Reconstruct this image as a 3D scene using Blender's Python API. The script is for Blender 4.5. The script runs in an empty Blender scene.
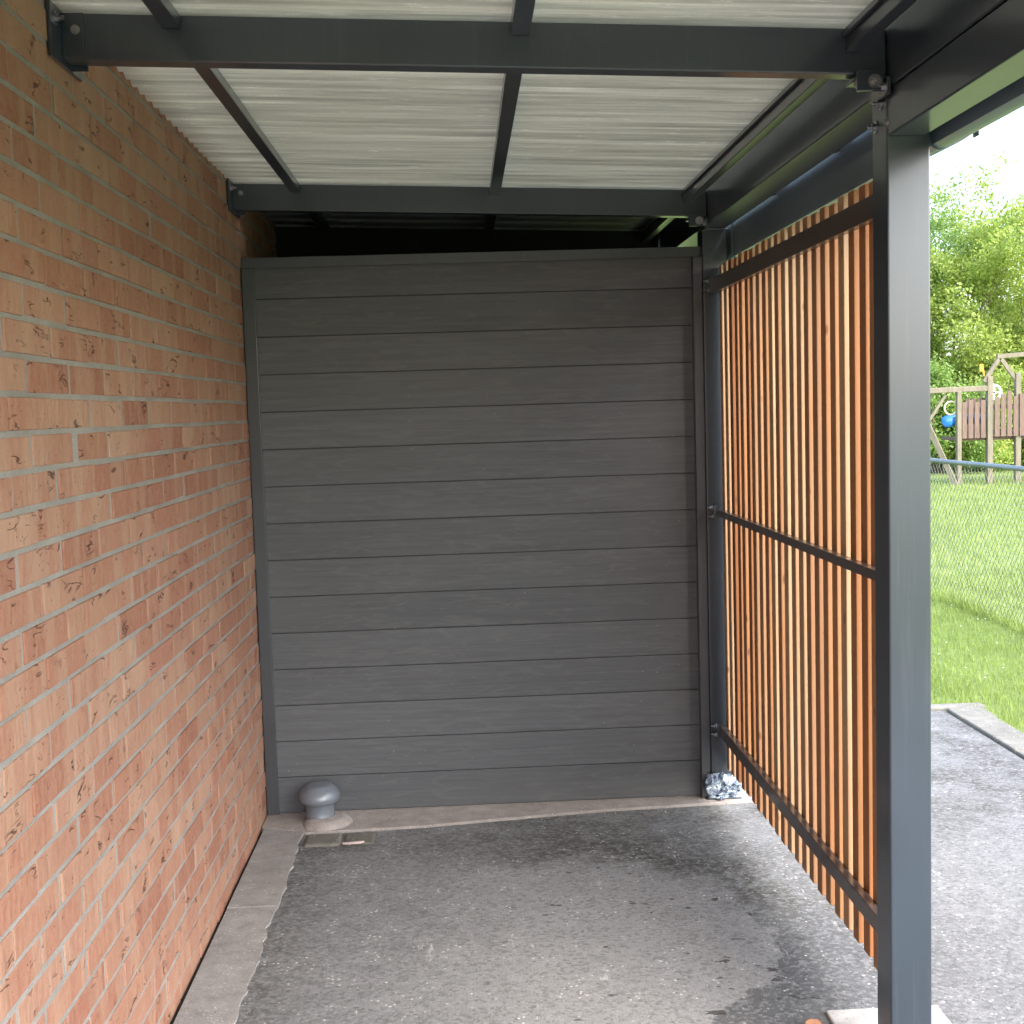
import bpy, bmesh, math, random
import numpy as np
from mathutils import Vector, Matrix, noise
random.seed(7); np.random.seed(7)
S = bpy.context.scene
C = S.collection
R = math.radians

# ------------------------------------------------------------------ helpers
class G:
    """small node-graph helper"""
    def __init__(s, name):
        s.m = bpy.data.materials.new(name); s.m.use_nodes = True
        s.t = s.m.node_tree; s.t.nodes.clear()
        s.out = s.t.nodes.new('ShaderNodeOutputMaterial')
        s.co = None
    def n(s, typ, ins=None, **kw):
        nd = s.t.nodes.new('ShaderNode' + typ)
        for k, v in kw.items(): setattr(nd, k, v)
        for k, v in (ins or {}).items():
            sock = nd.inputs[k]
            if isinstance(v, bpy.types.NodeSocket): s.t.links.new(v, sock)
            else:
                if isinstance(v, tuple) and len(v) == 3 and sock.type == 'RGBA': v = (*v, 1)
                sock.default_value = v
        return nd
    def obj(s):
        if s.co is None: s.co = s.n('TexCoord').outputs['Object']
        return s.co
    def pos(s): return s.n('NewGeometry').outputs['Position']
    def map(s, v, scale=(1, 1, 1), loc=(0, 0, 0), rot=(0, 0, 0)):
        return s.n('Mapping', {'Vector': v, 'Scale': scale, 'Location': loc, 'Rotation': rot}).outputs[0]
    def noise(s, v, scale, detail=4, rough=.55, dist=0):
        return s.n('TexNoise', {'Vector': v, 'Scale': scale, 'Detail': detail, 'Roughness': rough, 'Distortion': dist}).outputs['Fac']
    def vor(s, v, scale, feature='F1', out='Distance', rand=1):
        return s.n('TexVoronoi', {'Vector': v, 'Scale': scale, 'Randomness': rand}, feature=feature).outputs[out]
    def ramp(s, f, a, b, lo=0., hi=1.):
        return s.n('MapRange', {'Value': f, 'From Min': a, 'From Max': b, 'To Min': lo, 'To Max': hi}, clamp=True).outputs[0]
    def mix(s, f, a, b, mode='MIX'):
        nd = s.n('Mix', data_type='RGBA', blend_type=mode)
        for k, v in ((0, f), (6, a), (7, b)):
            if isinstance(v, bpy.types.NodeSocket): s.t.links.new(v, nd.inputs[k])
            else: nd.inputs[k].default_value = (*v, 1) if isinstance(v, tuple) else v
        return nd.outputs[2]
    def math(s, op, a, b=0.):
        nd = s.n('Math', operation=op)
        for k, v in ((0, a), (1, b)):
            if isinstance(v, bpy.types.NodeSocket): s.t.links.new(v, nd.inputs[k])
            else: nd.inputs[k].default_value = v
        return nd.outputs[0]
    def bump(s, h, strength=.5, dist=.002, normal=None):
        d = {'Height': h, 'Strength': strength, 'Distance': dist}
        if normal is not None: d['Normal'] = normal
        return s.n('Bump', d).outputs[0]
    def island(s): return s.n('NewGeometry').outputs['Random Per Island']
    def cramp(s, f, stops):
        nd = s.n('ValToRGB', {'Fac': f}); e = nd.color_ramp.elements
        while len(e) < len(stops): e.new(.5)
        for el, (p, c) in zip(e, stops): el.position = p; el.color = (*c, 1)
        return nd.outputs['Color']
    def done(s, **kw):
        d = {k.replace('_', ' '): v for k, v in kw.items()}
        p = s.n('BsdfPrincipled', d)
        s.t.links.new(p.outputs[0], s.out.inputs[0]); s.p = p
        return s.m

def link(o, parent=None):
    C.objects.link(o)
    if parent: o.parent = parent
    return o

def mobj(name, verts, faces, mat, parent=None, smooth=False, bevel=0, seg=2, loc=None):
    me = bpy.data.meshes.new(name); me.from_pydata([tuple(v) for v in verts], [], faces); me.update()
    me.materials.append(mat)
    if smooth: me.polygons.foreach_set('use_smooth', [True] * len(me.polygons))
    o = link(bpy.data.objects.new(name, me), parent)
    if bevel:
        b = o.modifiers.new('b', 'BEVEL'); b.width = bevel; b.segments = seg; b.limit_method = 'ANGLE'; b.angle_limit = R(40)
        b.harden_normals = False
    if loc: o.location = loc
    return o

class MB:
    def __init__(s): s.v = []; s.f = []
    def add(s, v, f):
        n = len(s.v); s.v += [tuple(p) for p in v]; s.f += [tuple(i + n for i in q) for q in f]
    def box(s, x0, x1, y0, y1, z0, z1, M=None):
        v = [Vector(p) for p in ((x0,y0,z0),(x1,y0,z0),(x1,y1,z0),(x0,y1,z0),(x0,y0,z1),(x1,y0,z1),(x1,y1,z1),(x0,y1,z1))]
        if M: v = [M @ p for p in v]
        s.add(v, [(0,3,2,1),(4,5,6,7),(0,1,5,4),(1,2,6,5),(2,3,7,6),(3,0,4,7)])
    def beam(s, p, q, w, h, up=(0, 0, 1)):
        """bar of width w and height h from p to q (centre line)"""
        p, q = Vector(p), Vector(q); d = (q - p).normalized(); up = Vector(up)
        sx = d.cross(up).normalized() * w / 2; u = sx.cross(d).normalized() * h / 2
        v = [p - sx - u, p + sx - u, p + sx + u, p - sx + u, q - sx - u, q + sx - u, q + sx + u, q - sx + u]
        s.add(v, [(0,1,2,3),(7,6,5,4),(0,4,5,1),(1,5,6,2),(2,6,7,3),(3,7,4,0)])
    def tube(s, pts, rad, n=8, cap=True):
        pts = [Vector(p) for p in pts]
        if not hasattr(rad, '__len__'): rad = [rad] * len(pts)
        base = len(s.v); prev = None
        for i, p in enumerate(pts):
            d = (pts[min(i + 1, len(pts) - 1)] - pts[max(i - 1, 0)]).normalized()
            if prev is None:
                a = Vector((0, 0, 1)) if abs(d.z) < .9 else Vector((1, 0, 0)); sx = d.cross(a).normalized()
            else: sx = (prev - d * prev.dot(d)).normalized()
            prev = sx; sy = d.cross(sx)
            for k in range(n):
                t = 2 * math.pi * k / n
                s.v.append(tuple(p + (sx * math.cos(t) + sy * math.sin(t)) * rad[i]))
        for i in range(len(pts) - 1):
            for k in range(n):
                a = base + i * n + k; b = base + i * n + (k + 1) % n
                s.f.append((a, b, b + n, a + n))
        if cap:
            s.f.append(tuple(base + k for k in reversed(range(n))))
            s.f.append(tuple(base + (len(pts) - 1) * n + k for k in range(n)))
    def lathe(s, prof, c=(0, 0, 0), n=32):
        base = len(s.v)
        for r, z in prof:
            for k in range(n):
                t = 2 * math.pi * k / n
                s.v.append((c[0] + r * math.cos(t), c[1] + r * math.sin(t), c[2] + z))
        for i in range(len(prof) - 1):
            for k in range(n):
                a = base + i * n + k; b = base + i * n + (k + 1) % n
                s.f.append((a, b, b + n, a + n))
        s.f.append(tuple(base + k for k in reversed(range(n))))
        s.f.append(tuple(base + (len(prof) - 1) * n + k for k in range(n)))
    def build(s, name, mat, parent=None, **kw): return mobj(name, s.v, s.f, mat, parent, **kw)

def empty(name, loc, label, cat, group=None):
    o = bpy.data.objects.new(name, None); o.empty_display_size = .2
    link(o); o.location = loc; return tag(o, label, cat, group)
def tag(o, label, cat, group=None):
    o['label'] = label; o['category'] = cat
    if group: o['group'] = group
    return o
def struct(o, kind='structure'):
    o['kind'] = kind; return o
def local(mb, root):
    l = root.location; mb.v = [(x - l.x, y - l.y, z - l.z) for x, y, z in mb.v]; return mb

# ------------------------------------------------------------------ materials
def paint(name, col=(.019, .030, .044), rough=.32, speck=0.0, ior=1.6, coat=.7):
    g = G(name); p = g.pos()
    n1 = g.noise(p, 2.2, 2, .4); n2 = g.noise(p, 60, 3, .6); n3 = g.noise(g.map(p, (30, 30, 1.2)), 1.5, 4, .7)
    c = g.mix(g.ramp(n1, .35, .7), tuple(x * .85 for x in col), tuple(x * 1.25 for x in col))
    sm = g.ramp(n3, .55, .85)
    c = g.mix(g.math('MULTIPLY', sm, .22), c, (.13, .14, .145))
    if speck:
        d = g.ramp(g.vor(p, 75), .10, .04)
        c = g.mix(g.math('MULTIPLY', d, speck), c, (.35, .38, .4))
    r = g.ramp(n1, .1, .9, rough, rough + .12)
    return g.done(Base_Color=c, Roughness=r, IOR=ior, Coat_Weight=coat, Coat_Roughness=.16, Normal=g.bump(n2, .12, .001))

def brick_mat():
    g = G('brick'); p = g.pos(); i = g.island()
    c = g.cramp(i, [(0, (.265, .100, .058)), (.22, (.325, .150, .090)), (.45, (.355, .190, .120)), (.65, (.29, .118, .070)), (.85, (.385, .225, .148)), (1, (.315, .133, .083))])
    off = g.n('CombineXYZ', {0: g.math('MULTIPLY', i, 17.), 1: g.math('MULTIPLY', i, 31.), 2: 0.}).outputs[0]
    q = g.n('VectorMath', {0: p, 1: off}, operation='ADD').outputs[0]
    # vertical bands of paler firing across each brick
    band = g.noise(g.map(q, (1, 12, 1.5)), 1, 1.5, .5)
    c = g.mix(g.ramp(band, .52, .62, 0, .38), c, (.43, .27, .185))
    c = g.mix(g.ramp(band, .47, .39, 0, .32), c, (.33, .125, .08))
    cl = g.noise(q, 45, 5, .7)
    c = g.mix(g.ramp(cl, .35, .7), c, g.mix(.35, c, (.42, .28, .195)))
    # drag creases: short dark curved cracks
    w = g.noise(g.map(q, (1, 10, 36)), 1, 2, .55, .8)
    crease = g.ramp(g.math('ABSOLUTE', g.math('SUBTRACT', w, .5)), .026, .008)
    crease = g.math('MULTIPLY', crease, g.ramp(g.noise(g.map(q, (1, 11, 20), (3, 5, 9)), 1, 1), .60, .68))
    pit = g.math('MULTIPLY', g.ramp(g.vor(g.map(q, (1, 1, 1.5)), 60), .16, .05), g.ramp(g.noise(q, 14, 2), .5, .62))
    dk = g.math('MAXIMUM', crease, pit)
    c = g.mix(g.math('MULTIPLY', dk, .85), c, (.10, .035, .02))
    h = g.math('SUBTRACT', g.math('ADD', g.math('MULTIPLY', cl, .5), g.noise(g.map(q, (1, 40, 9)), 1, 3)), g.math('MULTIPLY', dk, 1.4))
    return g.done(Base_Color=c, Roughness=.88, Normal=g.bump(h, .95, .006))

def mortar_mat():
    g = G('mortar'); p = g.pos(); n = g.noise(p, 6, 5, .6); f = g.noise(p, 220, 3, .7)
    c = g.mix(g.ramp(n, .3, .7), (.25, .24, .22), (.39, .375, .345))
    c = g.mix(g.ramp(f, .3, .7), g.mix(.6, c, (.2, .18, .15)), c)
    return g.done(Base_Color=c, Roughness=.95, Normal=g.bump(f, .8, .003))

def concrete(name, a, b, speck=True, sc=1.):
    g = G(name); p = g.pos()
    n = g.noise(p, 2.5 * sc, 6, .65); f = g.noise(p, 130, 4, .7); m = g.noise(p, 17, 4, .6)
    c = g.mix(g.ramp(n, .3, .7), a, b)
    c = g.mix(g.ramp(m, .35, .7, 0, .5), c, tuple(x * .55 for x in a))
    c = g.mix(g.ramp(f, .3, .7, .35, 0), c, (.06, .055, .05))
    if speck:
        s1 = g.math('MULTIPLY', g.ramp(g.vor(p, 70), .22, .12), g.ramp(g.noise(p, 9, 3), .47, .56))
        c = g.mix(g.math('MULTIPLY', s1, .7), c, (.62, .60, .56))
        s2 = g.math('MULTIPLY', g.ramp(g.vor(g.map(p, (1, 1, 1), (5, 7, 2)), 42), .13, .05), g.ramp(g.noise(g.map(p, (1, 1, 1), (3, 1, 1)), 6, 2), .5, .62))
        c = g.mix(g.math('MULTIPLY', s2, .75), c, (.045, .042, .038))
    return g.done(Base_Color=c, Roughness=.9, Normal=g.bump(g.math('ADD', f, m), .5, .003))

def asphalt():
    g = G('asphalt'); p = g.pos()
    sx = g.n('SeparateXYZ', {0: p}); x, y = sx.outputs[0], sx.outputs[1]
    big = g.noise(p, 1.1, 5, .6); mid = g.noise(p, 8, 6, .7); fine = g.noise(p, 85, 5, .8)
    ag = g.n('SeparateColor', {0: g.vor(p, 95, out='Color')}).outputs[0]; aggd = g.vor(p, 95)
    c = g.mix(g.ramp(mid, .3, .7), (.115, .119, .118), (.20, .206, .203))
    c = g.mix(g.ramp(big, .35, .65, 0, .5), c, (.235, .242, .238))
    # worn, dusty dry area with a tide line under the canopy
    wob = g.math('MULTIPLY', g.math('SUBTRACT', g.noise(p, 3.2, 7, .68), .5), .42)
    ex = g.math('SUBTRACT', x, .25); ey = g.math('SUBTRACT', y, 3.68)
    d = g.math('SQRT', g.math('ADD', g.math('POWER', ex, 2.), g.math('POWER', ey, 2.)))
    d = g.math('ADD', d, wob)
    M = lambda *a: a[0] if len(a) == 1 else g.math('MULTIPLY', a[0], M(*a[1:]))
    c = g.mix(M(g.ramp(d, .665, .65), g.ramp(x, -.3, .2), .6), c, (.262, .262, .255))
    c = g.mix(M(g.ramp(d, .65, .665), g.ramp(d, 1.5, .75), g.ramp(y, 4.0, 3.5), g.ramp(x, -.1, .3), .82), c, (.078, .081, .082))
    gr = g.noise(p, 22, 6, .8)
    c = g.mix(M(g.ramp(d, .55, .72), g.ramp(d, 1.10, .78), g.ramp(y, 3.5, 3.95), g.ramp(x, -.1, .3), g.ramp(gr, .36, .54), .85), c, (.042, .039, .028))
    c = g.mix(M(g.ramp(y, 4.25, 4.65), g.ramp(g.noise(p, 5, 4), .38, .6), g.ramp(gr, .36, .56), .7), c, (.05, .047, .035))
    edge = g.math('MULTIPLY', g.ramp(x, -.46, -.66), g.ramp(g.noise(p, 20, 5, .8), .38, .6))
    c = g.mix(g.math('MULTIPLY', edge, .7), c, (.05, .048, .038))
    # exposed aggregate, dark voids, pale grit
    c = g.mix(g.ramp(ag, .55, 1., 0, .42), c, (.30, .30, .305))
    c = g.mix(g.ramp(ag, .35, .0, 0, .42), c, (.055, .055, .056))
    c = g.mix(g.ramp(fine, .40, .30, 0, .6), c, (.04, .04, .04))
    c = g.mix(g.ramp(fine, .60, .72, 0, .6), c, (.40, .40, .395))
    ws = g.math('MULTIPLY', g.ramp(g.vor(g.map(p, (1, 1, 1), (2, 3, 0)), 48), .24, .14), g.ramp(g.noise(p, 8, 4, .7), .52, .60))
    c = g.mix(g.math('MULTIPLY', ws, .8), c, (.60, .58, .55))
    blot = g.math('MULTIPLY', g.ramp(g.noise(g.map(p, (1, 1.6, 1), (9, 3, 0)), 10, 3, .6), .645, .67), g.math('MULTIPLY', g.ramp(x, -.2, .3), g.math('MULTIPLY', g.ramp(x, 1.05, .95), g.ramp(y, 4.5, 4.2))))
    c = g.mix(g.math('MULTIPLY', blot, .85), c, (.035, .033, .03))
    sc = g.noise(g.map(p, (3.5, .8, 1), rot=(0, 0, .9)), 3.2, 6, .8)
    sc = g.math('MULTIPLY', g.ramp(sc, .62, .67), g.ramp(g.noise(p, 40, 3), .40, .6))
    c = g.mix(g.math('MULTIPLY', sc, .7), c, (.55, .54, .52))
    h = g.math('ADD', g.math('MULTIPLY', g.math('SUBTRACT', .5, aggd), .8), g.math('MULTIPLY', fine, 1.6))
    return g.done(Base_Color=c, Roughness=.92, Normal=g.bump(h, .6, .0035), Specular_IOR_Level=.3)

def board_mat():
    g = G('composite_board'); p = g.pos(); i = g.island()
    q = g.n('VectorMath', {0: p, 1: g.n('CombineXYZ', {0: g.math('MULTIPLY', i, 23.), 1: 0., 2: 0.}).outputs[0]}, operation='ADD').outputs[0]
    grain = g.noise(g.map(q, (2.2, 1, 65)), 1, 5, .65, .7)
    swirl = g.noise(g.map(q, (5, 1, 28)), 1.2, 4, .6, 1.6)
    c = g.mix(g.ramp(i, 0, 1), (.088, .095, .103), (.122, .130, .139))
    c = g.mix(g.ramp(grain, .35, .68, .0, .5), c, (.058, .057, .058))
    c = g.mix(g.ramp(swirl, .54, .60, 0, .22), c, (.17, .168, .165))
    c = g.mix(g.ramp(g.noise(p, 1.6, 5, .6), .48, .72, 0, .4), c, (.125, .127, .13))
    sp = g.math('MULTIPLY', g.ramp(g.vor(p, 19), .075, .03), g.ramp(g.noise(p, 2.1, 2), .48, .6))
    c = g.mix(g.math('MULTIPLY', sp, .7), c, (.30, .29, .28))
    return g.done(Base_Color=c, Roughness=.58, Normal=g.bump(grain, .3, .0015))

def slat_mat():
    g = G('larch_slat'); p = g.pos(); i = g.island()
    c = g.cramp(i, [(0, (.20, .075, .024)), (.14, (.31, .145, .055)), (.28, (.46, .32, .19)), (.42, (.24, .092, .028)), (.55, (.35, .175, .072)), (.7, (.50, .36, .22)), (.84, (.22, .084, .025)), (1, (.37, .205, .10))])
    q = g.n('VectorMath', {0: p, 1: g.n('CombineXYZ', {0: g.math('MULTIPLY', i, 9.), 1: 0., 2: g.math('MULTIPLY', i, 71.)}).outputs[0]}, operation='ADD').outputs[0]
    gr = g.noise(g.map(q, (90, 90, 2.2)), 1, 4, .6, .5)
    c = g.mix(g.ramp(gr, .45, .75, 0, .5), c, (.26, .095, .03))
    c = g.mix(g.ramp(g.noise(q, 2.3, 3), .45, .7, 0, .35), c, (.42, .16, .06))
    k = g.vor(g.map(q, (9, 9, 3.2)), 1.9)
    kn = g.ramp(k, .12, .06)
    c = g.mix(g.math('MULTIPLY', kn, .85), c, (.14, .045, .015))
    return g.done(Base_Color=c, Roughness=.62, Normal=g.bump(gr, .2, .001))

def fleece_mat():
    g = G('roof_underside'); p = g.pos()
    st = g.noise(g.map(p, (1.1, 62, 1)), 1, 5, .75, .3); f = g.noise(p, 160, 3, .7); b = g.noise(p, 2.5, 4)
    c = g.mix(g.ramp(st, .35, .7), (.42, .44, .385), (.84, .85, .76))
    c = g.mix(g.ramp(f, .35, .65, 0, .25), c, (.50, .50, .47))
    c = g.mix(g.ramp(g.noise(g.map(p, (9, 80, 1)), 1, 4, .8), .60, .70, 0, .6), c, (.92, .92, .88))  # pale streaks paint glints along the ribs into the base colour
    c = g.mix(g.ramp(b, .4, .7, 0, .2), c, (.62, .61, .50))
    d = g.n('BsdfDiffuse', {'Color': c, 'Normal': g.bump(f, .4, .001)}); t = g.n('BsdfTranslucent', {'Color': c})
    m = g.n('MixShader', {0: TRANS, 1: d.outputs[0], 2: t.outputs[0]})
    g.t.links.new(m.outputs[0], g.out.inputs[0]); return g.m

def leaf_mat(name, a, b, tr=.45):
    g = G(name); i = g.island(); p = g.pos()
    c = g.mix(i, a, b); c = g.mix(g.ramp(g.noise(p, 1.3, 3), .4, .65, 0, .6), c, tuple((x * 1.2) for x in b))
    d = g.n('BsdfPrincipled', {'Base Color': c, 'Roughness': .5}); t = g.n('BsdfTranslucent', {'Color': c})
    m = g.n('MixShader', {0: tr, 1: d.outputs[0], 2: t.outputs[0]})
    g.t.links.new(m.outputs[0], g.out.inputs[0]); return g.m

def simple(name, a, b, rough=.6, sc=8, bmp=.2, metal=0., stretch=(1, 1, 1)):
    g = G(name); p = g.map(g.pos(), stretch); n = g.noise(p, sc, 5, .65)
    return g.done(Base_Color=g.mix(g.ramp(n, .3, .7), a, b), Roughness=rough, Metallic=metal, Normal=g.bump(n, bmp, .003))

TRANS = .32
M_steel = paint('anthracite_paint')
M_gutter = paint('gutter_paint', (.085, .145, .20), .5, speck=.6)
M_chan = paint('channel_paint', (.040, .047, .056), .42)
M_brick = brick_mat(); M_mortar = mortar_mat(); M_asph = asphalt(); M_board = board_mat(); M_slat = slat_mat()
M_fleece = fleece_mat()
M_bolt = simple('zinc_bolt', (.22, .23, .25), (.5, .5, .52), .3, 30, .1, 1.)
M_shadesheet = simple('shade_dark_sheet', (.26, .28, .31), (.38, .40, .43), .3, 6, .1)  # rear bay's shade put into this sheet's darker colour
M_conc = concrete('old_concrete', (.29, .28, .265), (.40, .39, .37))
M_slab = concrete('new_concrete', (.36, .32, .295), (.50, .455, .42))
M_kerbs = concrete('edging_flag', (.20, .195, .165), (.31, .30, .26))
M_pad = concrete('pad_concrete', (.42, .41, .39), (.55, .54, .52))

# ------------------------------------------------------------------ ground
def sheet(name, x0, x1, y0, y1, z, mat, nx=1, ny=1, edge=None):
    v = []; f = []
    for j in range(ny + 1):
        for i in range(nx + 1):
            v.append((x0 + (x1 - x0) * i / nx, y0 + (y1 - y0) * j / ny, z))
    for j in range(ny):
        for i in range(nx):
            a = j * (nx + 1) + i; f.append((a, a + 1, a + nx + 2, a + nx + 1))
    return struct(mobj(name, v, f, mat))

g = G('lawn'); p = g.pos()
n1 = g.noise(p, 1.4, 6, .65); n2 = g.noise(p, 22, 4, .7); n3 = g.noise(p, .35, 3)
c = g.mix(g.ramp(n1, .35, .65), (.12, .18, .035), (.21, .28, .065))
c = g.mix(g.ramp(n2, .35, .65, .5, 0), c, (.075, .125, .022))
c = g.mix(g.ramp(n3, .4, .6, 0, .35), c, (.19, .24, .06))
M_lawn = g.done(Base_Color=c, Roughness=.85, Normal=g.bump(n2, .9, .03))
sheet('lawn', -400, 400, -300, 600, -.012, M_lawn)
sheet('driveway', -.75, 2.468, -8, 6.2, -.004, M_asph)
sheet('gap_shade', -.9, -.70, -8, 4.8, -.0085, simple('gap_shade_dark', (.010, .009, .008), (.025, .022, .018), .95, 40, .6))  # near-black strip paints the shade in the gap at the wall foot

mb = MB(); y = -3.05
while y < 4.82:
    y2 = min(y + random.uniform(.86, .94), 4.86); z = .004 + random.uniform(-.002, .002)
    xa = [(-.8335, y2 - .004), (-.8335, y)]; m = 26
    for k in range(m + 1):
        yy = y + (y2 - .004 - y) * k / m
        xa.append((-.668 + .016 * noise.noise(Vector((yy * 4, 0, 0))) + .012 * noise.noise(Vector((yy * 21, 3, 0))) + .006 * noise.noise(Vector((yy * 70, 7, 0))), yy))
    nn_ = len(xa)
    mb.add([(a, b, q) for q in (-.08, z) for a, b in xa], [tuple(range(nn_))[::-1], tuple(range(nn_, 2 * nn_))] + [(k, (k + 1) % nn_, (k + 1) % nn_ + nn_, k + nn_) for k in range(nn_)])
    y = y2
struct(mb.build('concrete_edge_strip', M_conc))
mb = MB()
for x0, x1, z in ((-.655, -.515, .006), (-.505, -.385, .003)):
    mb.box(x0, x1, 4.575, 4.70, -.06, z)
tag(mb.build('edging_block', concrete('mossy_block', (.13, .125, .10), (.24, .23, .20)), bevel=.012), 'weathered grey concrete edging blocks set in the tarmac in front of the round vent', 'paving block')
mb = MB(); sv = [(-.846, 4.79), (-.655, 4.71), (-.2, 4.735), (.5, 4.83), (1.42, 4.885), (1.42, 6.4), (-.846, 6.4)]
mb.add([(a, b, z) for z in (-.1, .007) for a, b in sv], [tuple(range(7))[::-1], tuple(range(7, 14))] + [(k, (k + 1) % 7, (k + 1) % 7 + 7, k + 7) for k in range(7)])
struct(mb.build('concrete_slab', M_slab, bevel=.002))
mb = MB(); mb.box(.92, 1.225, 2.62, 3.128, -.1, .005)
struct(mb.build('concrete_footing', M_pad, bevel=.006))
mb = MB(); y = -6.
while y < 6.1:
    mb.box(2.476, 2.655 + random.uniform(-.012, .012), y, min(y + .592, 6.19), -.1, .012 + random.uniform(-.004, .004)); y += .6
x = 1.5
while x < 2.6:
    mb.box(x, x + .592, 6.205, 6.275 + random.uniform(-.012, .012), -.1, .012 + random.uniform(-.004, .003)); x += .6
struct(mb.build('kerb', M_kerbs, bevel=.008))

# tufts of real grass where the lawn is near
def blades(n, xr, yr, h, w, seed):
    r = np.random.RandomState(seed)
    x = r.uniform(*xr, n); y = r.uniform(*yr, n)
    hh = h * r.uniform(.5, 1.3, n) * (.75 + .5 * np.sin(x * 2.1 + 1.3 * np.sin(y * 1.7)) ** 2)
    a = r.uniform(0, 2 * np.pi, n); la = r.uniform(0, 2 * np.pi, n); ln = hh * r.uniform(.2, .9, n)
    dx, dy = np.cos(a) * w / 2, np.sin(a) * w / 2
    V = np.zeros((n, 3, 3)); V[:, 0] = np.stack([x - dx, y - dy, np.full(n, -.014)], 1)
    V[:, 1] = np.stack([x + dx, y + dy, np.full(n, -.014)], 1)
    V[:, 2] = np.stack([x + ln * np.cos(la), y + ln * np.sin(la), hh], 1)
    return V.reshape(-1, 3)
def tri_mesh(name, V, k, mat, parent=None):
    n = len(V) // k
    me = bpy.data.meshes.new(name); me.vertices.add(len(V)); me.vertices.foreach_set('co', V.astype(np.float32).ravel())
    me.loops.add(len(V)); me.loops.foreach_set('vertex_index', np.arange(len(V), dtype=np.int32))
    me.polygons.add(n); me.polygons.foreach_set('loop_start', np.arange(0, len(V), k, dtype=np.int32))
    me.polygons.foreach_set('loop_total', np.full(n, k, dtype=np.int32)); me.update(calc_edges=True)
    me.materials.append(mat); return link(bpy.data.objects.new(name, me), parent)
M_blade = leaf_mat('grass_blade', (.19, .27, .055), (.31, .39, .10), .4)
V = np.concatenate([blades(60000, (2.62, 5.2), (3.2, 11), .024, .006, 1), blades(26000, (-.5, 2.7), (6.275, 9), .022, .006, 2),
                    blades(60000, (4.2, 11.5), (8, 23), .06, .012, 3), blades(6000, (3.78, 3.95), (4, 16), .10, .007, 5)])
struct(tri_mesh('grass', V, 3, M_blade), 'stuff')
r = np.random.RandomState(9); n = 220
x = r.uniform(2.7, 8, n); y = r.uniform(5, 14, n); z = r.uniform(.02, .045, n); s_ = .008
V = np.stack([np.stack([x + a, y + b, z + c], 1) for a, b, c in ((-s_, 0, 0), (0, -s_, .004), (s_, 0, 0), (0, s_, .004))], 1).reshape(-1, 3)
struct(tri_mesh('daisies', V, 4, simple('daisy_white', (.75, .75, .7), (.85, .85, .8))), 'stuff')

# ------------------------------------------------------------------ brick wall
H = .07455; ZC = 1.6149
root = empty('brick_house', (-.848, 1.5, 0), 'red and buff brick side wall of a house running along the left of the canopy', 'house')
mb = MB(); k0 = int(ZC // H) + 1
for k in range(-24, 24):
    zt = ZC + H * (k + 1) - .0055; zb = ZC + H * k + .0055
    if zt < -.1 or zb > 3.3: continue
    off = 2.345 if (k % 2 == 0) else 2.462 + .005
    y = off - .262 * 22
    while y < 5.95:
        d = random.uniform(-.0025, .0025); jy = random.uniform(-.002, .002); jz = random.uniform(-.0012, .0012)
        y0, y1 = y + .0055 + jy, min(y + .262 - .0055 + jy, 5.95)
        if y1 - y0 > .03:
            Mx = Matrix.Translation((-.848 + d - .05, (y0 + y1) / 2, (zb + zt) / 2 + jz)) @ Matrix.Rotation(random.uniform(-.006, .006), 4, 'Z') @ Matrix.Rotation(random.uniform(-.004, .004), 4, 'X')
            mb.box(-.05, .05, -(y1 - y0) / 2, (y1 - y0) / 2, -(zt - zb) / 2, (zt - zb) / 2, Mx)
        y += .262
local(mb, root).build('brickwork', M_brick, root, bevel=.0028, seg=2)
mb = MB(); mb.box(-1.1, -.8510, -3.4, 5.93, -.3, 3.34); local(mb, root).build('mortar', M_mortar, root)

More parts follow.
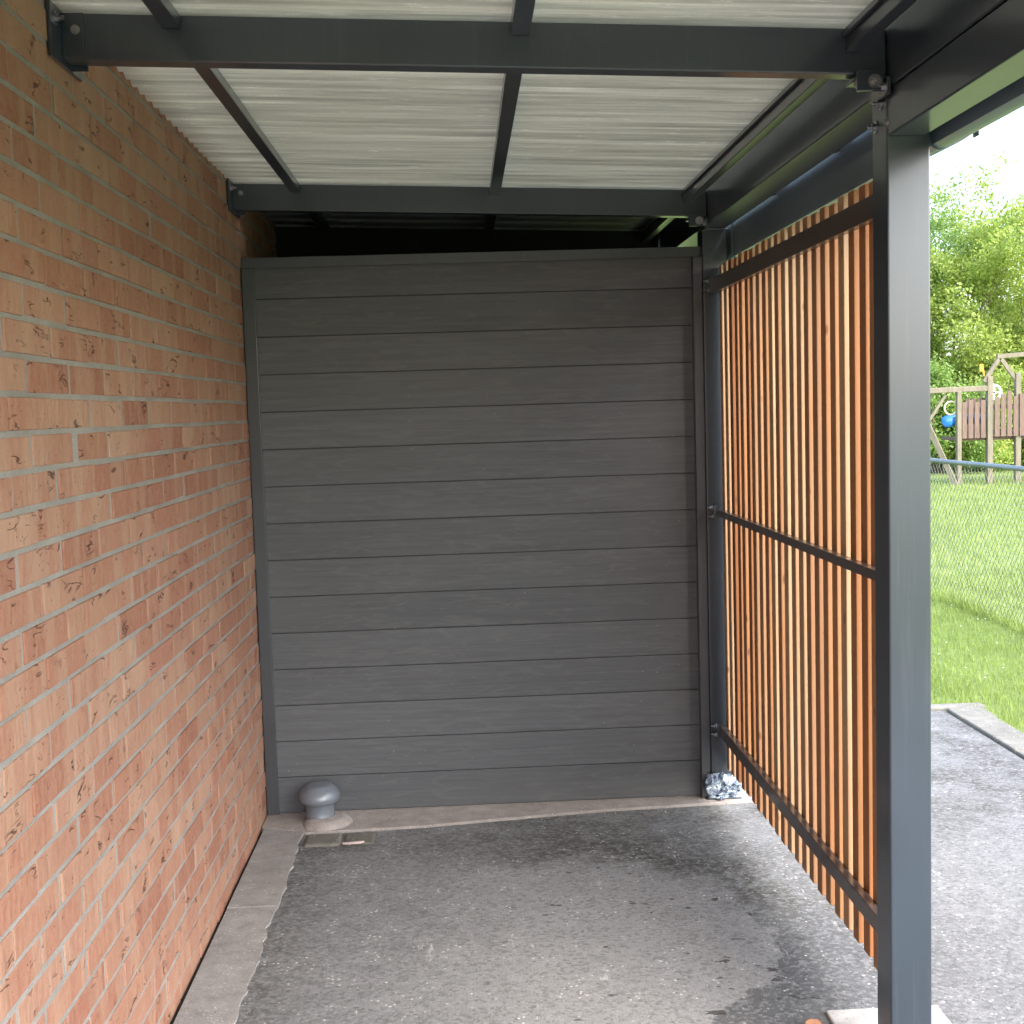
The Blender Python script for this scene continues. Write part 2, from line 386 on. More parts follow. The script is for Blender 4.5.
# ------------------------------------------------------------------ canopy (one bolted structure)
SL = -.037
def zb(x, z0=2.39): return z0 + SL * x
can = empty('canopy', (0, 2.8, 0), 'anthracite steel lean-to canopy with pale corrugated roof against the brick wall', 'canopy')
def part(mb, name, mat, parent=can, **kw):
    off = Vector((0, 0, 0)); o = parent
    while o is not None: off += o.location; o = o.parent
    mb.v = [(x - off.x, y - off.y, z - off.z) for x, y, z in mb.v]
    return mb.build(name, mat, parent, **kw)
def hexbolt(c, axis, r=.009, h=.008):
    """washer and hex head, pointing along axis"""
    mb = MB(); a = Vector(axis).normalized(); c = Vector(c)
    mb.tube([c, c + a * .0025], r * 1.7, 16); mb.tube([c + a * .0025, c + a * (.0025 + h)], r, 6); mb.tube([c + a * (.0025 + h), c + a * (.012 + h)], r * .5, 8)
    return mb
def cross_beam(y0, w=.05, h=.1, bracket=True):
    mb = MB(); x0, x1 = -.838, .979
    v = [(x, y, zb(x) + dz) for x in (x0, x1) for y in (y0, y0 + w) for dz in (0, h)]
    mb.add(v, [(0, 1, 3, 2), (4, 6, 7, 5), (0, 4, 5, 1), (2, 3, 7, 6), (0, 2, 6, 4), (1, 5, 7, 3)])
    b = part(mb, 'cross_beam', M_steel, bevel=.004, seg=3)
    # wall bracket: U shoe on a wall plate
    mb = MB(); z0 = zb(-.84)
    mb.box(-.846, -.838, y0 - .075, y0 + w + .085, z0 - .012, z0 + .105)
    mb.box(-.838, -.790, y0 - .004, y0 - .0005, z0 + .004, z0 + .098)
    mb.box(-.838, -.800, y0 + w + .0005, y0 + w + .004, z0 - .012, z0 + .09)
    wb = part(mb, 'wall_bracket', M_steel, b, bevel=.0015)
    part(hexbolt((-.838, y0 - .045, z0 + .075), (1, 0, 0)), 'bolt', M_bolt, wb)
    part(hexbolt((-.808, y0 - .004, z0 + .062), (0, -1, 0), .006, .004), 'bolt', M_bolt, wb)
    # bracket to the eave beam
    mb = MB(); z1 = zb(.95)
    mb.box(.905, .978, y0 - .012, y0 + w + .012, z1 - .012, z1 - .004)
    mb.box(.970, .9795, y0 - .03, y0 + w + .03, z1 - .05, z1 - .012)
    mb.box(.905, .965, y0 - .022, y0 - .012, z1 - .04, z1 + .004)
    eb = part(mb, 'beam_bracket', M_steel, b, bevel=.0015)
    for c_, ax in (((.922, y0 + .02, z1 - .012), (0, 0, -1)), ((.955, y0 + .02, z1 - .012), (0, 0, -1)), ((.9695, y0 - .018, z1 - .032), (-1, 0, 0)), ((.945, y0 - .022, z1 - .02), (0, -1, 0))):
        part(hexbolt(c_, ax), 'bolt', M_bolt, eb)
    return b
beams = [.66, 2.785, 4.80, 5.95]
for y0 in beams[:-1]: cross_beam(y0)
# purlins between the cross beams, flush with their tops
for x0, w in ((-.620, .039), (.139, .041)):
    for a, b in zip(beams[:-1], beams[1:]):
        mb = MB(); y0, y1 = a + .052, b - .002; zt = 2.49
        v = [(x, y, zt + SL * x + dz) for x in (x0, x0 + w) for y in (y0, y1) for dz in (-.030, -.001)]
        mb.add(v, [(0, 1, 3, 2), (4, 6, 7, 5), (0, 4, 5, 1), (2, 3, 7, 6), (0, 2, 6, 4), (1, 5, 7, 3)])
        part(mb, 'purlin', M_steel, bevel=.002)
for a, b in zip(beams[:-1], beams[1:]):
    mb = MB(); mb.box(.887, .919, a + .052, b - .002, 2.403, 2.448)
    mb.box(.877, .887, a + .052, b - .002, 2.436, 2.450)
    part(mb, 'purlin', M_steel, bevel=.002)
# eave beams
mb = MB(); mb.box(.981, 1.081, -.2, 6.3, 2.325, 2.458); part(mb, 'eave_beam', M_steel, bevel=.004, seg=3)
mb = MB(); mb.box(.983, 1.069, -.2, 2.788, 2.220, 2.322); part(mb, 'tie_beam', M_steel, bevel=.004, seg=3)
# posts
for y0, z1 in ((2.79, 2.322), (4.91, 2.322), (.2, 2.217)):
    mb = MB(); mb.box(.981, 1.081, y0, y0 + .1, .012, z1)
    ps = part(mb, 'post', M_steel, bevel=.005, seg=3)
    mb = MB(); mb.box(.961, 1.101, y0 - .02, y0 + .12, .0065, .014) ; bp_ = part(mb, 'base_plate', M_steel, ps, bevel=.002)
    mb = MB(); mb.box(.976, 1.086, y0 - .004, y0 + .104, z1 - .0035, z1 - .0005) ; part(mb, 'top_plate', M_bolt if y0 > 4 else M_steel, ps)
for c_, ax in (((.989, 2.79, 2.250), (0, -1, 0)), ((.9805, 2.825, 2.300), (-1, 0, 0)), ((.9805, 2.86, 2.255), (-1, 0, 0))):
    part(hexbolt(c_, ax, .0085), 'bolt', M_bolt)
# corrugated sheets
def corr(name, y0, y1, mat, pitch, amp, x0=-.90, x1=1.150, box=False, z0=2.494):
    ys = []; y = y0
    st = pitch / 10
    while y < y1 + 1e-6: ys.append(y); y += st
    nx = 14; v = []; f = []
    for y in ys:
        t = (y - y0) / pitch * 2 * math.pi
        w = math.sin(t)
        if box: w = max(-1, min(1, 3.5 * (math.sin(t) - .75))) 
        for i in range(nx + 1):
            x = x0 + (x1 - x0) * i / nx
            v.append((x, y, z0 + SL * x + amp * (w + 1)))
    for j in range(len(ys) - 1):
        for i in range(nx):
            a = j * (nx + 1) + i; f.append((a, a + 1, a + nx + 2, a + nx + 1))
    mb = MB(); mb.add(v, f)
    o = part(mb, name, mat, smooth=not box)
    s = o.modifiers.new('s', 'SOLIDIFY'); s.thickness = .002; s.offset = 1
    return o
corr('roof_sheet', .55, 4.86, M_fleece, .076, .008)
corr('rear_roof_sheet', 4.87, 6.30, M_shadesheet, .20, .011, box=True)
# gutter: rounded trough with unions and hooks
def trough(y0, y1, off=0.):
    base = [(1.100, 2.352), (1.100, 2.225), (1.104, 2.209), (1.116, 2.201), (1.132, 2.200), (1.180, 2.222), (1.206, 2.240), (1.214, 2.254), (1.216, 2.350)]
    cx, cz = 1.16, 2.28
    def sc(k): return [(cx + (x - cx) * (1 + k / .06), cz + (z - cz) * (1 + k / .08) if z < 2.34 else z) for x, z in base]
    prof = sc(off) + sc(off - .003)[::-1]
    n = len(prof); v = [(x, y, z) for y in (y0, y1) for x, z in prof]
    f = [(i, (i + 1) % n, (i + 1) % n + n, i + n) for i in range(n)]
    h = n // 2
    for q in (0, n):
        for i in range(h - 1): f.append((i + q, i + 1 + q, n - 2 - i + q, n - 1 - i + q))
    mb = MB(); mb.add(v, f); return mb
gt = part(trough(-.1, 6.32), 'gutter', M_gutter, smooth=False)
gt.modifiers.new('e', 'EDGE_SPLIT').split_angle = R(35); gt.data.polygons.foreach_set('use_smooth', [True] * len(gt.data.polygons))
for y in (.8, 2.84, 4.90):
    u = part(trough(y, y + .075, .003), 'gutter_union', M_gutter, gt)
    mb = MB(); mb.box(1.2195, 1.2245, y + .02, y + .05, 2.232, 2.345); part(mb, 'gutter_clip', M_steel, gt, bevel=.002)
for y in (1.4, 2.1, 3.5, 4.2, 5.6):
    mb = MB(); mb.box(1.083, 1.0960, y, y + .03, 2.33, 2.37); part(mb, 'gutter_hook', M_steel, gt, bevel=.002)
# folded eave flashing above the gutter
mb = MB(); mb.box(1.083, 1.0995, -.1, 6.32, 2.372, 2.4405); part(mb, 'fascia', M_steel, bevel=.001)

# ------------------------------------------------------------------ grey boarded panel at the back
pan = empty('panel_wall', (0, 4.95, 0), 'grey composite board partition closing the far end of the canopy', 'partition')
mb = MB(); z = .012
mbz = [.008] + [2.096 - .1491 * k for k in range(13, -1, -1)] + [2.225]
for a, b in zip(mbz[:-1], mbz[1:]):
    mb.box(-.810, .955, 4.955, 4.975, a + .0012, b - .0012)
part(mb, 'boards', M_board, pan, bevel=.0022, seg=2)
mb = MB(); mb.box(-.80, .95, 4.964, 4.972, .01, 2.22); part(mb, 'board_tongues', simple('tongue_dark', (.035, .037, .04), (.05, .052, .055)), pan)
mb = MB(); mb.box(-.845, -.797, 4.936, 4.990, .008, 2.2155); part(mb, 'side_channel', M_chan, pan, bevel=.002)
mb = MB(); mb.box(.943, .9806, 4.918, 4.990, .008, 2.2155); part(mb, 'side_channel', M_chan, pan, bevel=.002)
mb = MB(); mb.box(-.845, .9800, 4.938, 4.990, 2.2165, 2.257); part(mb, 'top_cap', M_chan, pan, bevel=.002)
# dark store behind the panel; walls added so the rear bay stays dark
st = empty('store', (0, 6.1, 0), 'dark store space behind the grey board partition, its walls added to keep the gap under the roof black', 'store')
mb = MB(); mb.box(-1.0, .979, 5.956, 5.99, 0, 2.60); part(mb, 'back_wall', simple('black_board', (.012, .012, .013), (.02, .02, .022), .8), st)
mb = MB(); mb.box(1.03, 1.06, 5.03, 6.05, 0.01, 2.10); part(mb, 'shade_side_wall', bpy.data.materials['black_board'], st)

# ------------------------------------------------------------------ slatted screen
scr = empty('slatted_screen', (1.03, 3.9, 0), 'screen of vertical larch slats on dark rails between the two steel posts', 'screen')
mb = MB()
for k in range(-1, 22):
    yc = 4.775 - .0855 * k + random.uniform(-.002, .002)
    if yc < 3.02: continue
    jz = random.uniform(-.004, .004)
    hw = .0235 + random.uniform(-.0015, .0015); xo = random.uniform(-.0015, .0015)
    mb.box(1.0405 + xo, 1.065, yc - hw, yc + hw, .142 + jz, 2.172 + jz)
part(mb, 'slats', M_slat, scr, bevel=.002, seg=2)
M_rail = paint('rail_reflection_brown', (.060, .044, .038), .36)  # brown base colour carries the tarmac's reflection on the rails
for z0, z1 in ((2.066, 2.124), (1.180, 1.207), (.276, .322)):
    mb = MB(); mb.box(1.012, 1.0385, 2.892, 4.906, z0, z1)
    rl = part(mb, 'rail', M_rail, scr, bevel=.002)
    zc = (z0 + z1) / 2
    mb = MB(); mb.box(1.000, 1.012, 4.865, 4.907, zc - .028, zc + .028); mb.box(.992, 1.012, 4.901, 4.9085, zc - .03, zc + .03)
    br = part(mb, 'rail_bracket', M_steel, rl, bevel=.001)
    for dz in (-.016, .018): part(hexbolt((1.0, 4.888, zc + dz), (-1, 0, 0), .007), 'bolt', M_bolt, br)

# ------------------------------------------------------------------ vent cowl
vent = empty('vent_cowl', (-.618, 4.80, 0), 'grey mushroom shaped vent cowl standing by the left foot of the board partition', 'vent')
M_vent = paint('vent_paint', (.13, .15, .175), .32, speck=.8)
mb = MB(); mb.lathe([(.060, .028), (.057, .036), (.055, .085), (.058, .09)], (-.618, 4.845, 0)); part(mb, 'neck', M_vent, vent, smooth=True)
prof = [(.050, .090), (.070, .087), (.079, .092), (.083, .102), (.083, .113), (.079, .126), (.070, .139), (.058, .148), (.054, .151), (.052, .1545), (.036, .157), (.018, .158), (.002, .1585)]
mb = MB(); mb.lathe(prof, (-.618, 4.845, 0)); part(mb, 'cap', M_vent, vent, smooth=True)
mb = MB(); n = 26; vs = []; prof = [(.108, .0), (.094, .012), (.074, .027), (.058, .031), (.002, .031)]
mb.lathe(prof, (-.59, 4.82, 0), n)
mb.v = [(x + .012 * noise.noise(Vector((x * 25, y * 25, 1))), y + .012 * noise.noise(Vector((x * 25, y * 25, 9))), z + .004 * noise.noise(Vector((x * 60, y * 60, 3)))) for x, y, z in mb.v]
part(mb, 'mortar_collar', M_slab, vent, smooth=True)

# ------------------------------------------------------------------ wrap on the far post's foot
g = G('plastic_wrap'); p = g.pos(); n = g.noise(p, 30, 4, .7, 1.)
M_wrap = g.done(Base_Color=g.mix(g.ramp(n, .42, .58), (.05, .085, .14), (.42, .50, .58)), Roughness=.12, Normal=g.bump(g.noise(p, 60, 3, .6, 1.5), 1., .01), Coat_Weight=.5)
mb = MB(); nn, rows = 56, 14; vs = []; fs = []
for j in range(rows):
    t = j / (rows - 1)
    for k in range(nn):
        a = 2 * math.pi * k / nn; ca, sa = math.cos(a), math.sin(a)
        q = .066 / max(abs(ca), abs(sa)) ** .8
        nz = noise.noise(Vector((ca * 2.3, sa * 2.3, t * 3.5))) * .022 + noise.noise(Vector((ca * 7, sa * 7, t * 9))) * .014
        rr = q + nz + .012 * math.sin(math.pi * t) + (.012 if j == 0 else 0)
        vs.append((1.031 + ca * rr, 4.96 + sa * rr, .016 + .098 * t + noise.noise(Vector((ca * 3, sa * 3, 5 + t))) * .016 * t))
for j in range(rows - 1):
    for k in range(nn):
        a = j * nn + k; b = j * nn + (k + 1) % nn; fs.append((a, b, b + nn, a + nn))
mb.add(vs, fs); o = mb.build('plastic_wrap', M_wrap, smooth=False)
so = o.modifiers.new('s', 'SOLIDIFY'); so.thickness = .0015
tag(o, 'crumpled bluish plastic film wrapped round the foot of the far post', 'plastic wrap')

# small orange leaf near the bottom edge, bits of litter by the edge strip
def litter(name, x, y, w, l, rz, mat, label, cat, seed):
    r = random.Random(seed); mb = MB(); top = []; n = 9
    for k in range(n):
        a = 2 * math.pi * k / n; q = 1 + r.uniform(-.2, .2)
        top.append((math.cos(a) * w / 2 * q, math.sin(a) * l / 2 * q))
    v = [(x + a * math.cos(rz) - b * math.sin(rz), y + a * math.sin(rz) + b * math.cos(rz), .004 + z + r.uniform(0, .004)) for z in (0, .007) for a, b in top]
    f = [tuple(range(n))[::-1], tuple(range(n, 2 * n))] + [(k, (k + 1) % n, (k + 1) % n + n, k + n) for k in range(n)]
    mb.add(v, f); return tag(mb.build(name, mat, bevel=.001), label, cat)
litter('brick_chip', .868, 3.045, .05, .05, .3, simple('chip', (.45, .2, .1), (.55, .28, .15), .8, 60), 'small orange brick chip lying on the tarmac beside the concrete footing of the near post', 'brick chip', 1)
litter('stone_chip', -.465, 4.565, .075, .022, .12, simple('pale_stone', (.5, .4, .36), (.62, .52, .48), .8, 60), 'thin pinkish stone flake lying beside the edging blocks by the vent', 'stone chip', 2)

# ------------------------------------------------------------------ chain link fence
fn = empty('chain_link_fence', (3.85, 10, 0), 'grey chain link fence with a tubular top rail crossing the lawn', 'fence')
M_galv = simple('galvanised', (.12, .14, .15), (.20, .23, .24), .45, 20, .1, .4)
M_wire = simple('fence_wire', (.07, .09, .08), (.13, .16, .14), .5, 20, .0, .1)
Y0, Y1, ZT, ZB = 2., 19.5, 1.10, .03; P = .062
V = []
def strip(p, q, w=.0017):
    p = np.array(p); q = np.array(q); d = (q - p) / np.linalg.norm(q - p); s1 = np.cross(d, [1, 0, 0]); s1 *= w; s2 = np.array([1, 0, 0]) * w
    c3 = [s1, -s1 * .5 + s2 * .87, -s1 * .5 - s2 * .87]
    for a in range(3):
        b = (a + 1) % 3; V.extend([p + c3[a], p + c3[b], q + c3[b], q + c3[a]])
hh = ZT - ZB; y = Y0 - hh
while y < Y1:
    for sgn in (1, -1):
        ya, yb = (y, y + hh * .8) if sgn > 0 else (y + hh * .8, y)
        if min(ya, yb) > Y0 and max(ya, yb) < Y1:
            strip((3.85 + sgn * .0018, ya, ZB), (3.85 - sgn * .0018, yb, ZT))
    y += P
me = tri_mesh('wire_mesh', np.array(V) - np.array([3.85, 10, 0]), 4, M_wire, fn)
mb = MB(); mb.tube([(3.85, y_, 1.11 + .004 * math.sin(y_ * 1.7)) for y_ in np.linspace(Y0, Y1, 24)], .019, 12); part(mb, 'top_rail', M_galv, fn, smooth=True)
for y in (4.3, 7.25, 10.35, 13.4, 16.4, 19.4):
    mb = MB(); mb.tube([(3.885, y, -.1), (3.885, y, 1.14)], .022, 12); mb.lathe([(.026, 1.13), (.026, 1.15), (.014, 1.165), (.002, 1.17)], (3.885, y, 0), 12)
    part(mb, 'fence_post', M_galv, fn)

# ------------------------------------------------------------------ wooden climbing frame with swing beam and slide
cf = empty('climbing_frame', (9.8, 22.5, 0), 'wooden play tower with picket railings, swing beam and blue slide beyond the wire fence', 'climbing frame')
M_wood = simple('weathered_timber', (.145, .125, .085), (.23, .20, .145), .8, 5, .3, 0, (6, 6, 1))
M_pick = simple('brown_picket', (.12, .078, .058), (.19, .13, .10), .8, 6, .3, 0, (8, 8, 1))
yf, yb_ = 22., 22.9
zt_ = 1.93
for (x, y, z1) in ((9.60, yf, 1.96), (10.12, yf, 2.0), (10.95, yf, 2.0), (9.98, 22.9, 1.90), (11.35, 22.9, 1.96)):
    mb = MB(); mb.box(x - .05, x + .05, y - .05, y + .05, -.05, z1); part(mb, 'tower_post', M_wood, cf, bevel=.008)
mb = MB(); mb.box(9.03 - .04, 9.03 + .04, yf - .05, yf + .05, -.05, 1.70); part(mb, 'tower_post', M_wood, cf, bevel=.008)
mb = MB(); mb.box(9.05, 11.0, yf + .05, yb_ - .05, .80, .86); part(mb, 'deck', M_pick, cf)
mb = MB()
for k, x in enumerate(np.arange(9.13, 9.56, .115)): mb.box(x - .043, x + .043, yf - .03, yf - .008, .84, 1.50 + .03 * (k % 2))
mb.box(9.05, 9.56, yf - .006, yf + .02, 1.32, 1.40); mb.box(9.05, 9.56, yf - .006, yf + .02, .84, .93); part(mb, 'picket_railing', M_pick, cf, bevel=.004)
mb = MB()
for k, x in enumerate(np.arange(9.71, 10.95, .115)): mb.box(x - .044, x + .044, yf - .08, yf - .056, .86, 1.58 + .05 * (k % 3))
mb.box(9.65, 10.95, yf - .054, yf - .03, 1.36, 1.44); mb.box(9.65, 10.95, yf - .054, yf - .03, .90, .98); part(mb, 'picket_railing', M_pick, cf, bevel=.004)
mb = MB()
for k, x in enumerate(np.arange(9.6, 11.3, .115)): mb.box(x - .04, x + .04, yb_ + .055, yb_ + .075, .86, 1.56)
mb.box(9.55, 11.3, yb_ + .03, yb_ + .05, 1.36, 1.44); part(mb, 'picket_railing', M_pick, cf)
for y in (yf,):
    mb = MB(); mb.beam((9.50, y, 1.86), (9.78, y, 2.28), .05, .07); part(mb, 'roof_rafter', M_wood, cf)
    mb = MB(); mb.beam((9.80, y, 2.28), (10.08, y, 1.90), .05, .07); part(mb, 'roof_rafter', M_wood, cf)
    mb = MB(); mb.beam((9.74, y, 2.31), (10.9, y, 2.37), .06, .08); part(mb, 'roof_beam', M_wood, cf)
mb = MB(); mb.beam((6.6, yf, 1.70), (9.55, yf, 1.74), .09, .10); part(mb, 'swing_beam', M_wood, cf, bevel=.01)
for x0, x1, z0, z1, y0, y1 in ((8.86, 8.38, 0, 1.30, yf - .3, yf), (6.3, 6.75, 0, 1.70, yf - .9, yf), (6.3, 6.75, 0, 1.70, yf + .9, yf)):
    mb = MB(); mb.beam((x0, y0, z0), (x1, y1, z1), .07, .09); part(mb, 'swing_leg', M_wood, cf)
mb = MB(); mb.beam((8.80, yf + .02, 1.64), (8.45, yf + .02, 1.12), .035, .05); part(mb, 'brace', M_wood, cf)
M_blue = simple('blue_plastic', (.02, .17, .55), (.03, .22, .62), .3, 3, .05)
g = MB(); pts = [(9.25, yf + .9, 1.0), (9.0, yf + .9, 1.06), (8.82, yf + .9, 1.10)]
vs = []; fs = []
path = [(9.75, 1.15), (9.45, 1.17), (9.25, 1.18), (9.1, 1.16), (9.0, 1.12)]
sec = [(-.25, .10), (-.24, .0), (-.12, -.05), (.12, -.05), (.24, .0), (.25, .10)]
sl = MB()
for px, pz in path:
    for sy, sz in sec: vs.append((px, yf + .45 + sy, pz + sz))
for i in range(len(path) - 1):
    for k in range(len(sec) - 1):
        a = i * 6 + k; fs.append((a, a + 1, a + 7, a + 6))
sl.add(vs, fs); o = part(sl, 'slide', M_blue, cf, smooth=True); so = o.modifiers.new('s', 'SOLIDIFY'); so.thickness = .03
def torus(c, r, t, axis='y', n=20):
    mb = MB(); pts = [(c[0] + r * math.cos(a), c[1], c[2] + r * math.sin(a)) for a in np.linspace(0, 2 * math.pi, n)]
    mb.tube(pts, t, 8); return mb
part(torus((8.93, yf + .1, 1.40), .12, .018), 'ring', simple('cream_plastic', (.7, .62, .4), (.75, .68, .45), .4), cf, smooth=True)
wh = part(torus((9.77, yf + .2, 1.66), .13, .03), 'steering_wheel', simple('white_plastic', (.75, .73, .68), (.8, .78, .74), .4), cf, smooth=True)
mb = MB(); mb.beam((9.65, yf + .2, 1.66), (9.89, yf + .2, 1.66), .03, .03); mb.beam((9.77, yf + .2, 1.56), (9.77, yf + .2, 1.76), .03, .03, (1, 0, 0)); part(mb, 'wheel_spokes', bpy.data.materials['white_plastic'], wh)
mb = MB(); mb.tube([(9.50, yf, 1.96), (9.47, yf, 2.18)], .012, 6); mb.box(9.42, 9.475, yf - .004, yf + .004, 2.05, 2.18); part(mb, 'flag', simple('orange_flag', (.8, .35, .04), (.85, .4, .06)), cf)

# ------------------------------------------------------------------ trees
M_bark = simple('bark', (.10, .08, .055), (.19, .155, .11), .9, 6, .8, 0, (4, 4, 1))
M_leafA = leaf_mat('leaf_spring', (.20, .30, .05), (.40, .48, .11))
M_leafB = leaf_mat('leaf_mid', (.12, .22, .045), (.26, .38, .09))
def make_tree(h, spread, nleaf, seed, low=.12, leaf=.05, mat=None):
    r = random.Random(seed); rn = np.random.RandomState(seed)
    tr = MB(); tips = []
    def grow(p, d, L, rad, lvl):
        pts = [p]; rads = [rad]; n = 5; q = p.copy(); dd = d.copy()
        for i in range(n):
            dd = (dd + Vector((r.uniform(-.2, .2), r.uniform(-.2, .2), r.uniform(-.05, .14)))).normalized()
            q = q + dd * L / n; pts.append(q.copy()); rads.append(rad * (1 - .62 * (i + 1) / n))
            if lvl >= 2: tips.append((q.copy(), lvl))
        tr.tube(pts, rads, 7 if lvl < 2 else 5)
        if lvl < 3:
            for k in range(5 if lvl == 0 else 4):
                i = r.randint(1 if lvl == 0 else 2, n); a = r.uniform(0, 2 * math.pi); e = r.uniform(.15, .95)
                nd = (Vector((math.cos(a), math.sin(a), 0)) * (1.1 if lvl else 1.) + Vector((0, 0, e)) + dd * .4).normalized()
                grow(pts[i], nd, L * r.uniform(.5, .78), rads[i] * .6, lvl + 1)
    for k in range(3):
        a = k * 2.1 + r.uniform(-.4, .4)
        grow(Vector((math.cos(a) * .12, math.sin(a) * .12, -.1)), Vector((math.cos(a) * spread * .22, math.sin(a) * spread * .22, 1)).normalized(), h * .62, .075 * h / 6, 0)
    T = np.array([t[0] for t in tips]); T = T[T[:, 2] > low * h]
    zmax = T[:, 2].max()
    idx = rn.randint(0, len(T), nleaf)
    dens = rn.uniform(0, 1, len(T)) ** 1.3; keep = rn.uniform(0, 1, nleaf) < (.25 + .75 * dens[idx])
    idx = idx[keep]; n = len(idx)
    c = T[idx] + rn.normal(0, 1, (n, 3)) * np.array([.17, .17, .10]) * h / 6.5
    s = leaf * rn.uniform(.5, 1.2, n)[:, None]
    u = rn.normal(0, 1, (n, 3)); u /= np.linalg.norm(u, axis=1)[:, None]
    w = np.cross(u, rn.normal(0, 1, (n, 3))); w /= np.linalg.norm(w, axis=1)[:, None]
    V = np.stack([c - u * s, c + w * s * .55, c + u * s, c - w * s * .55], 1).reshape(-1, 3)
    return tr, V
def tree(name, loc, label, args, mat, group=None, cat='tree', rz=0):
    root = empty(name, loc, label, cat, group); root.rotation_euler.z = rz
    tr, V = make_tree(*args); tr.build('trunk', M_bark, root, smooth=True); tri_mesh('crown', V, 4, mat, root); return root
tree('tree', (12.4, 28.5, 0), 'bright lime green spring tree rising behind the play tower', (5.4, 1.0, 85000, 11), M_leafA, 'trees beyond the lawn', rz=.5)
tree('tree', (15.3, 30.5, 0), 'leafy green tree behind the play tower at the right edge', (6.0, 1.1, 90000, 12), M_leafA, 'trees beyond the lawn')
tree('tree', (10.4, 30.5, 0), 'green tree half hidden behind the near steel post', (5.9, 1.0, 90000, 23), M_leafB, 'trees beyond the lawn')
def copy_tree(o, loc, rz, sc, label):
    c = o.copy(); C.objects.link(c); c.location = loc; c.rotation_euler.z = rz; c.scale = (sc,) * 3; c['label'] = label
    for ch in o.children:
        d = ch.copy(); C.objects.link(d); d.parent = c
    return c
T0 = [o for o in C.objects if o.get('category') == 'tree']
for i, (x, y, k, rz, sc) in enumerate(((19.5, 31, 0, 2., 1.05), (6.0, 31, 1, 3.1, .95), (24, 33, 2, 1., 1.1), (1.5, 32, 0, 4., 1.))):
    copy_tree(T0[k], (x, y, 0), rz, sc, ('tree outside the frame well right of the play tower', 'tree hidden behind the slatted screen', 'farthest right tree beyond the lawn', 'tree behind the grey partition')[i])
# hedge bushes under the trees
def bush(loc, h, w, n, seed, mat, label):
    rn = np.random.RandomState(seed); root = empty('bush', loc, label, 'bush', 'bushes under the trees')
    tr = MB(); r = random.Random(seed)
    for k in range(9):
        a = r.uniform(0, 6.28); tr.tube([(0, 0, -.1), (math.cos(a) * w * .25, math.sin(a) * w * .25, h * .45), (math.cos(a) * w * .4, math.sin(a) * w * .4, h * .85)], [.03, .02, .006], 5)
    tr.build('stems', M_bark, root)
    K = 46; ca = rn.uniform(0, 2 * np.pi, K); cr = np.sqrt(rn.uniform(0, 1, K)) * w * .5; cz = rn.uniform(.12, .95, K) * h * (1.05 - (cr / (w * .5)) ** 2 * .45)
    cc = np.stack([np.cos(ca) * cr, np.sin(ca) * cr * .7, cz], 1)
    c = cc[rn.randint(0, K, n)] + rn.normal(0, 1, (n, 3)) * .15; s = .042 * rn.uniform(.5, 1.2, n)[:, None]
    u = rn.normal(0, 1, (n, 3)); u /= np.linalg.norm(u, axis=1)[:, None]; w_ = np.cross(u, rn.normal(0, 1, (n, 3))); w_ /= np.linalg.norm(w_, axis=1)[:, None]
    tri_mesh('crown', np.stack([c - u * s, c + w_ * s * .6, c + u * s, c - w_ * s * .6], 1).reshape(-1, 3), 4, mat, root)
bl = ['dense bush directly behind the swing leg', 'dense bush behind the pickets of the play tower', 'bush behind the right side of the play tower', 'bush hidden by the near steel post', 'bush beyond the right edge of the play tower', 'low bush far behind the slatted screen']
for i, (x, y, h, w) in enumerate(((10.2, 25.9, 2.2, 2.6), (11.6, 26.4, 2.3, 2.8), (13.2, 26.6, 1.9, 2.6), (8.2, 26.2, 2.2, 2.8), (15.6, 27, 2.2, 3.), (5.5, 27, 2.2, 3.4))):
    bush((x, y, 0), h, w, 26000, 40 + i, M_leafB if i % 2 == 0 else M_leafA, bl[i])

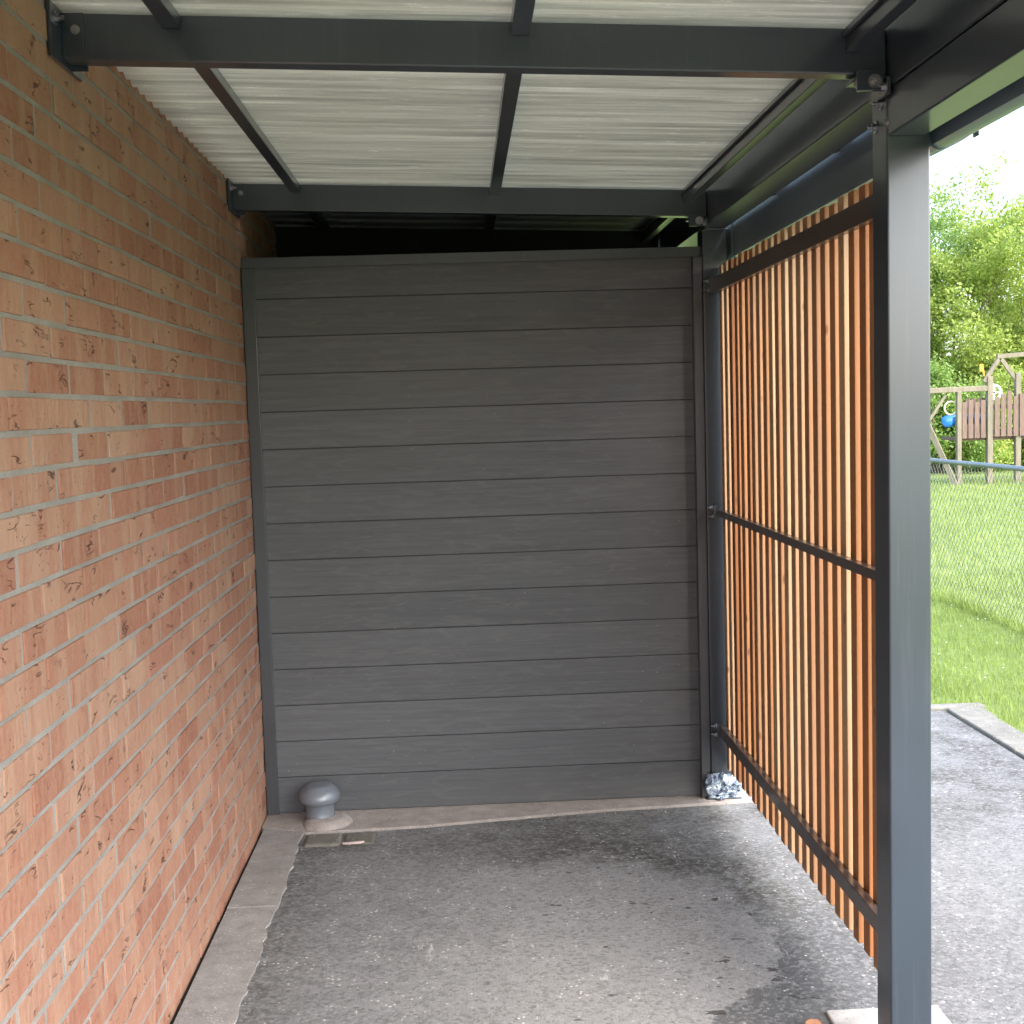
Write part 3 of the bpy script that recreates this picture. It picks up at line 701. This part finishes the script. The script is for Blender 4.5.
# ------------------------------------------------------------------ light
w = bpy.data.worlds.new('World'); S.world = w; w.use_nodes = True; nt = w.node_tree; nt.nodes.clear()
EL, AZ = R(46), R(138)
sky = nt.nodes.new('ShaderNodeTexSky'); sky.sky_type = 'NISHITA'; sky.sun_disc = False; sky.sun_elevation = EL; sky.sun_rotation = AZ
sky.air_density = 1.; sky.dust_density = 3.; sky.ozone_density = 1.
hs = nt.nodes.new('ShaderNodeHueSaturation'); hs.inputs['Saturation'].default_value = .92
nt.links.new(sky.outputs[0], hs.inputs['Color'])
tc = nt.nodes.new('ShaderNodeTexCoord'); nz = nt.nodes.new('ShaderNodeTexNoise'); nz.inputs['Scale'].default_value = 2.2; nz.inputs['Detail'].default_value = 6
nt.links.new(tc.outputs['Generated'], nz.inputs['Vector'])
mr = nt.nodes.new('ShaderNodeMapRange'); mr.inputs[1].default_value = .3; mr.inputs[2].default_value = .7; mr.inputs[3].default_value = .85; mr.inputs[4].default_value = 1.2
nt.links.new(nz.outputs['Fac'], mr.inputs[0])
mx = nt.nodes.new('ShaderNodeVectorMath'); mx.operation = 'SCALE'
nt.links.new(hs.outputs[0], mx.inputs[0]); nt.links.new(mr.outputs[0], mx.inputs['Scale'])
bg = nt.nodes.new('ShaderNodeBackground'); bg.inputs['Strength'].default_value = .15
nt.links.new(mx.outputs[0], bg.inputs['Color'])
wo = nt.nodes.new('ShaderNodeOutputWorld'); nt.links.new(bg.outputs[0], wo.inputs[0])
L = bpy.data.lights.new('Sun', 'SUN'); L.energy = .45; L.angle = R(45); L.color = (1, .975, .94)
lo = link(bpy.data.objects.new('Sun', L))
sd = Vector((math.sin(AZ) * math.cos(EL), math.cos(AZ) * math.cos(EL), math.sin(EL)))
lo.rotation_euler = sd.to_track_quat('Z', 'Y').to_euler(); lo.location = (5, -5, 12)

# ------------------------------------------------------------------ camera
p_, y_, r_ = -.0839, .0392, -.0307
F = Vector((math.sin(y_) * math.cos(p_), math.cos(y_) * math.cos(p_), math.sin(p_)))
R0 = Vector((math.cos(y_), -math.sin(y_), 0)); U0 = R0.cross(F)
Rt = R0 * math.cos(r_) + U0 * math.sin(r_); Up = U0 * math.cos(r_) - R0 * math.sin(r_)
cam = bpy.data.cameras.new('Camera'); co = link(bpy.data.objects.new('Camera', cam))
mw = Matrix((Rt, Up, -F)).transposed().to_4x4(); mw.translation = (0, 0, 1.6336); co.matrix_world = mw
cam.sensor_width = 36; cam.lens = 1227.08 / 1024 * 36; cam.clip_start = .05; cam.clip_end = 2000
S.camera = co
S.view_settings.view_transform = 'Standard'; S.view_settings.look = 'None'; S.view_settings.gamma = 1
S.view_settings.exposure = 2.55
